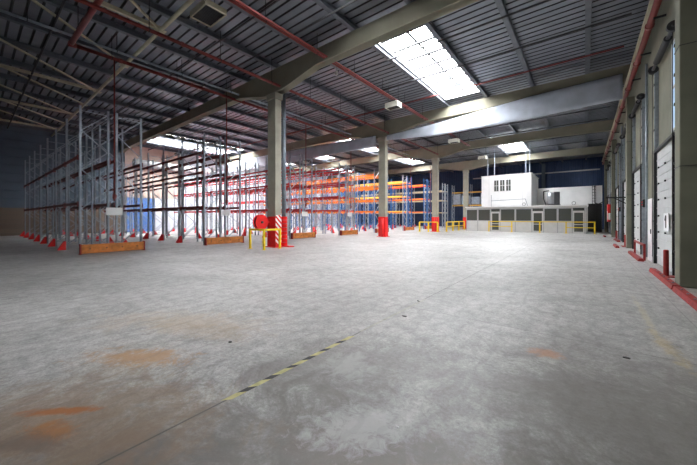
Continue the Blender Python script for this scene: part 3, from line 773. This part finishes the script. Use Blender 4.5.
# red curbs and bollards along the dock wall
for y0, y1, x, lb in ((6.5,8.95,1.48,'red steel floor curb at the right edge of the picture'), (9.05,11.8,1.48,'red steel floor curb before the first dock door'),
                   (14.2,17.3,1.50,'red steel floor curb before the white panel'), (19.7,21.4,1.25,'red steel floor curb around the second pier'), (24.6,27.0,1.62,'red steel floor curb before the fourth dock door'), (30.0,31.6,1.2,'farthest red steel floor curb around the third pier')):
    t = thing('floor_curb', (x, (y0+y1)/2, 0), lb, 'curb', 'red curbs along the dock wall')
    part('rail', MB().prism([(x-.08,0),(x+.08,0),(x+.055,.10),(x-.055,.10)], 'Y', y0, y1), 'curb', t, .006)
    y = y0+.3
    while y < y1-.1: part('bolt', MB().cyl((x,y,.10),(x,y,.115),.02,8), 'galvdark', t); y += .45
def bollard(x, y, h, lb):
    t = thing('bollard', (x, y, 0), lb, 'bollard', 'red bollards along the dock wall')
    part('post', MB().cyl((x,y,.02),(x,y,h),.052,14).cyl((x,y,h),(x,y,h+.02),.052,14,.035), 'curb', t, smooth=False)
    part('foot', MB().box(x-.17,x+.17,y-.17,y+.17,0,.02), 'curb', t)
bollard(1.62, 11.0, .66, 'red bollard at the right side of the first dock door')
bollard(1.66, 20.75, .58, 'red bollard just beyond the second pier')
bollard(1.66, 21.3, .58, 'farther red bollard beyond the second pier')
bollard(1.66, 26.9, .6, 'red bollard near the fourth dock door')
t = thing('hoop_guard', (1.62, 15.8, 0), 'red hoop guard standing on the floor before the white panel', 'guard')
for y in (14.55, 17.1): part('post', MB().box(1.59,1.65,y-.035,y+.035,0,.58), 'curb', t, .006)
part('bar', MB().box(1.59,1.65,14.585,17.065,.50,.57), 'curb', t, .006)
t = thing('fire_hose_cabinet', (1.55, 36.6, 1.0), 'red and white fire point hanging on the far dock wall', 'fire point')
part('box', MB().box(1.62,XR-.005,35.8,37.2,1.1,2.7), 'red', t, .02)
part('panel', MB().box(1.61,1.62,36.0,37.0,1.3,2.1).box(1.64,1.86,35.79,35.80,1.3,1.9), 'whiteplas', t)

# ------------------------------------------------------------------ hazard tape and floor debris
k = MB(); random.seed(3)
y = 1.28; i = 0
while y < 2.95:
    L_ = (.13 if i % 2 == 0 else .075)+.05*random.random(); k.k = i % 2
    k.poly([(-2.34,y,.0015),(-2.285,y+.07,.0015),(-2.285,y+L_+.07,.0015),(-2.34,y+L_,.0015)], [(0,1,2,3)])
    y += L_+.002; i += 1
tag(link('floor_tape', k.mesh('floor_tape', ['tape_yellow','tape_dark'])), 'worn yellow and black hazard tape stuck along the floor joint', 'tape')
k = MB(); k.poly([(-2.335,3.2,.001),(-2.30,3.2,.001),(-2.285,5.2,.001),(-2.32,5.2,.001)], [(0,1,2,3)])
tag(link('floor_tape', k.mesh('floor_tape', ['tape_faded'])), 'faded pale stretch of tape farther along the floor joint', 'tape')
def chip(x, y, s, lb, m_='tape_dark'):
    n = 7; pts = []
    for q in range(n):
        a = 2*math.pi*q/n; rr = s*random.uniform(.6,1.1); pts.append((x+rr*math.cos(a), y+rr*.6*math.sin(a)))
    single('debris_scrap', MB().prism(pts, 'Z', 0, .008), m_, (x,y,0), lb, 'debris')
chip(-2.15,4.1,.045,'small dark scrap lying beside the floor joint')
chip(-2.35,5.0,.03,'tiny dark scrap farther along the floor joint')
chip(.35,4.35,.035,'small dark scrap on the floor at centre right')
chip(.62,2.95,.03,'black scrap on the floor near the right edge')
chip(.68,2.85,.03,'black scrap closest to the right edge of the floor')
chip(-1.05,1.9,.012,'tiny white flake on the floor near the bottom','whiteplas')
chip(-3.35,1.95,.03,'small dark scrap on the floor at left')

# ------------------------------------------------------------------ world, camera
w = bpy.data.worlds.new('World'); S.world = w; w.use_nodes = True
nt = w.node_tree; bg = nt.nodes['Background']
sky = nt.nodes.new('ShaderNodeTexSky')
try: sky.sky_type = 'HOSEK_WILKIE'
except Exception: pass
nt.links.new(sky.outputs[0], bg.inputs['Color']); bg.inputs['Strength'].default_value = .6

cam = bpy.data.cameras.new('camera'); co = bpy.data.objects.new('camera', cam); COL.objects.link(co)
co.location = (0,0,1.5); co.rotation_euler = (math.pi/2, 0, math.atan(236.5/300))
cam.sensor_width = 36; cam.lens = 300/697*36; cam.shift_y = -15/697; cam.clip_end = 200; cam.clip_start = .05
S.camera = co
S.view_settings.view_transform = 'Standard'; S.view_settings.look = 'None'
S.view_settings.gamma = 1; S.view_settings.use_curve_mapping = False
S.view_settings.exposure = 0.55
S.cycles.max_bounces = 10; S.cycles.diffuse_bounces = 6; S.cycles.glossy_bounces = 3
S.cycles.use_denoising = True; S.cycles.sample_clamp_indirect = 6
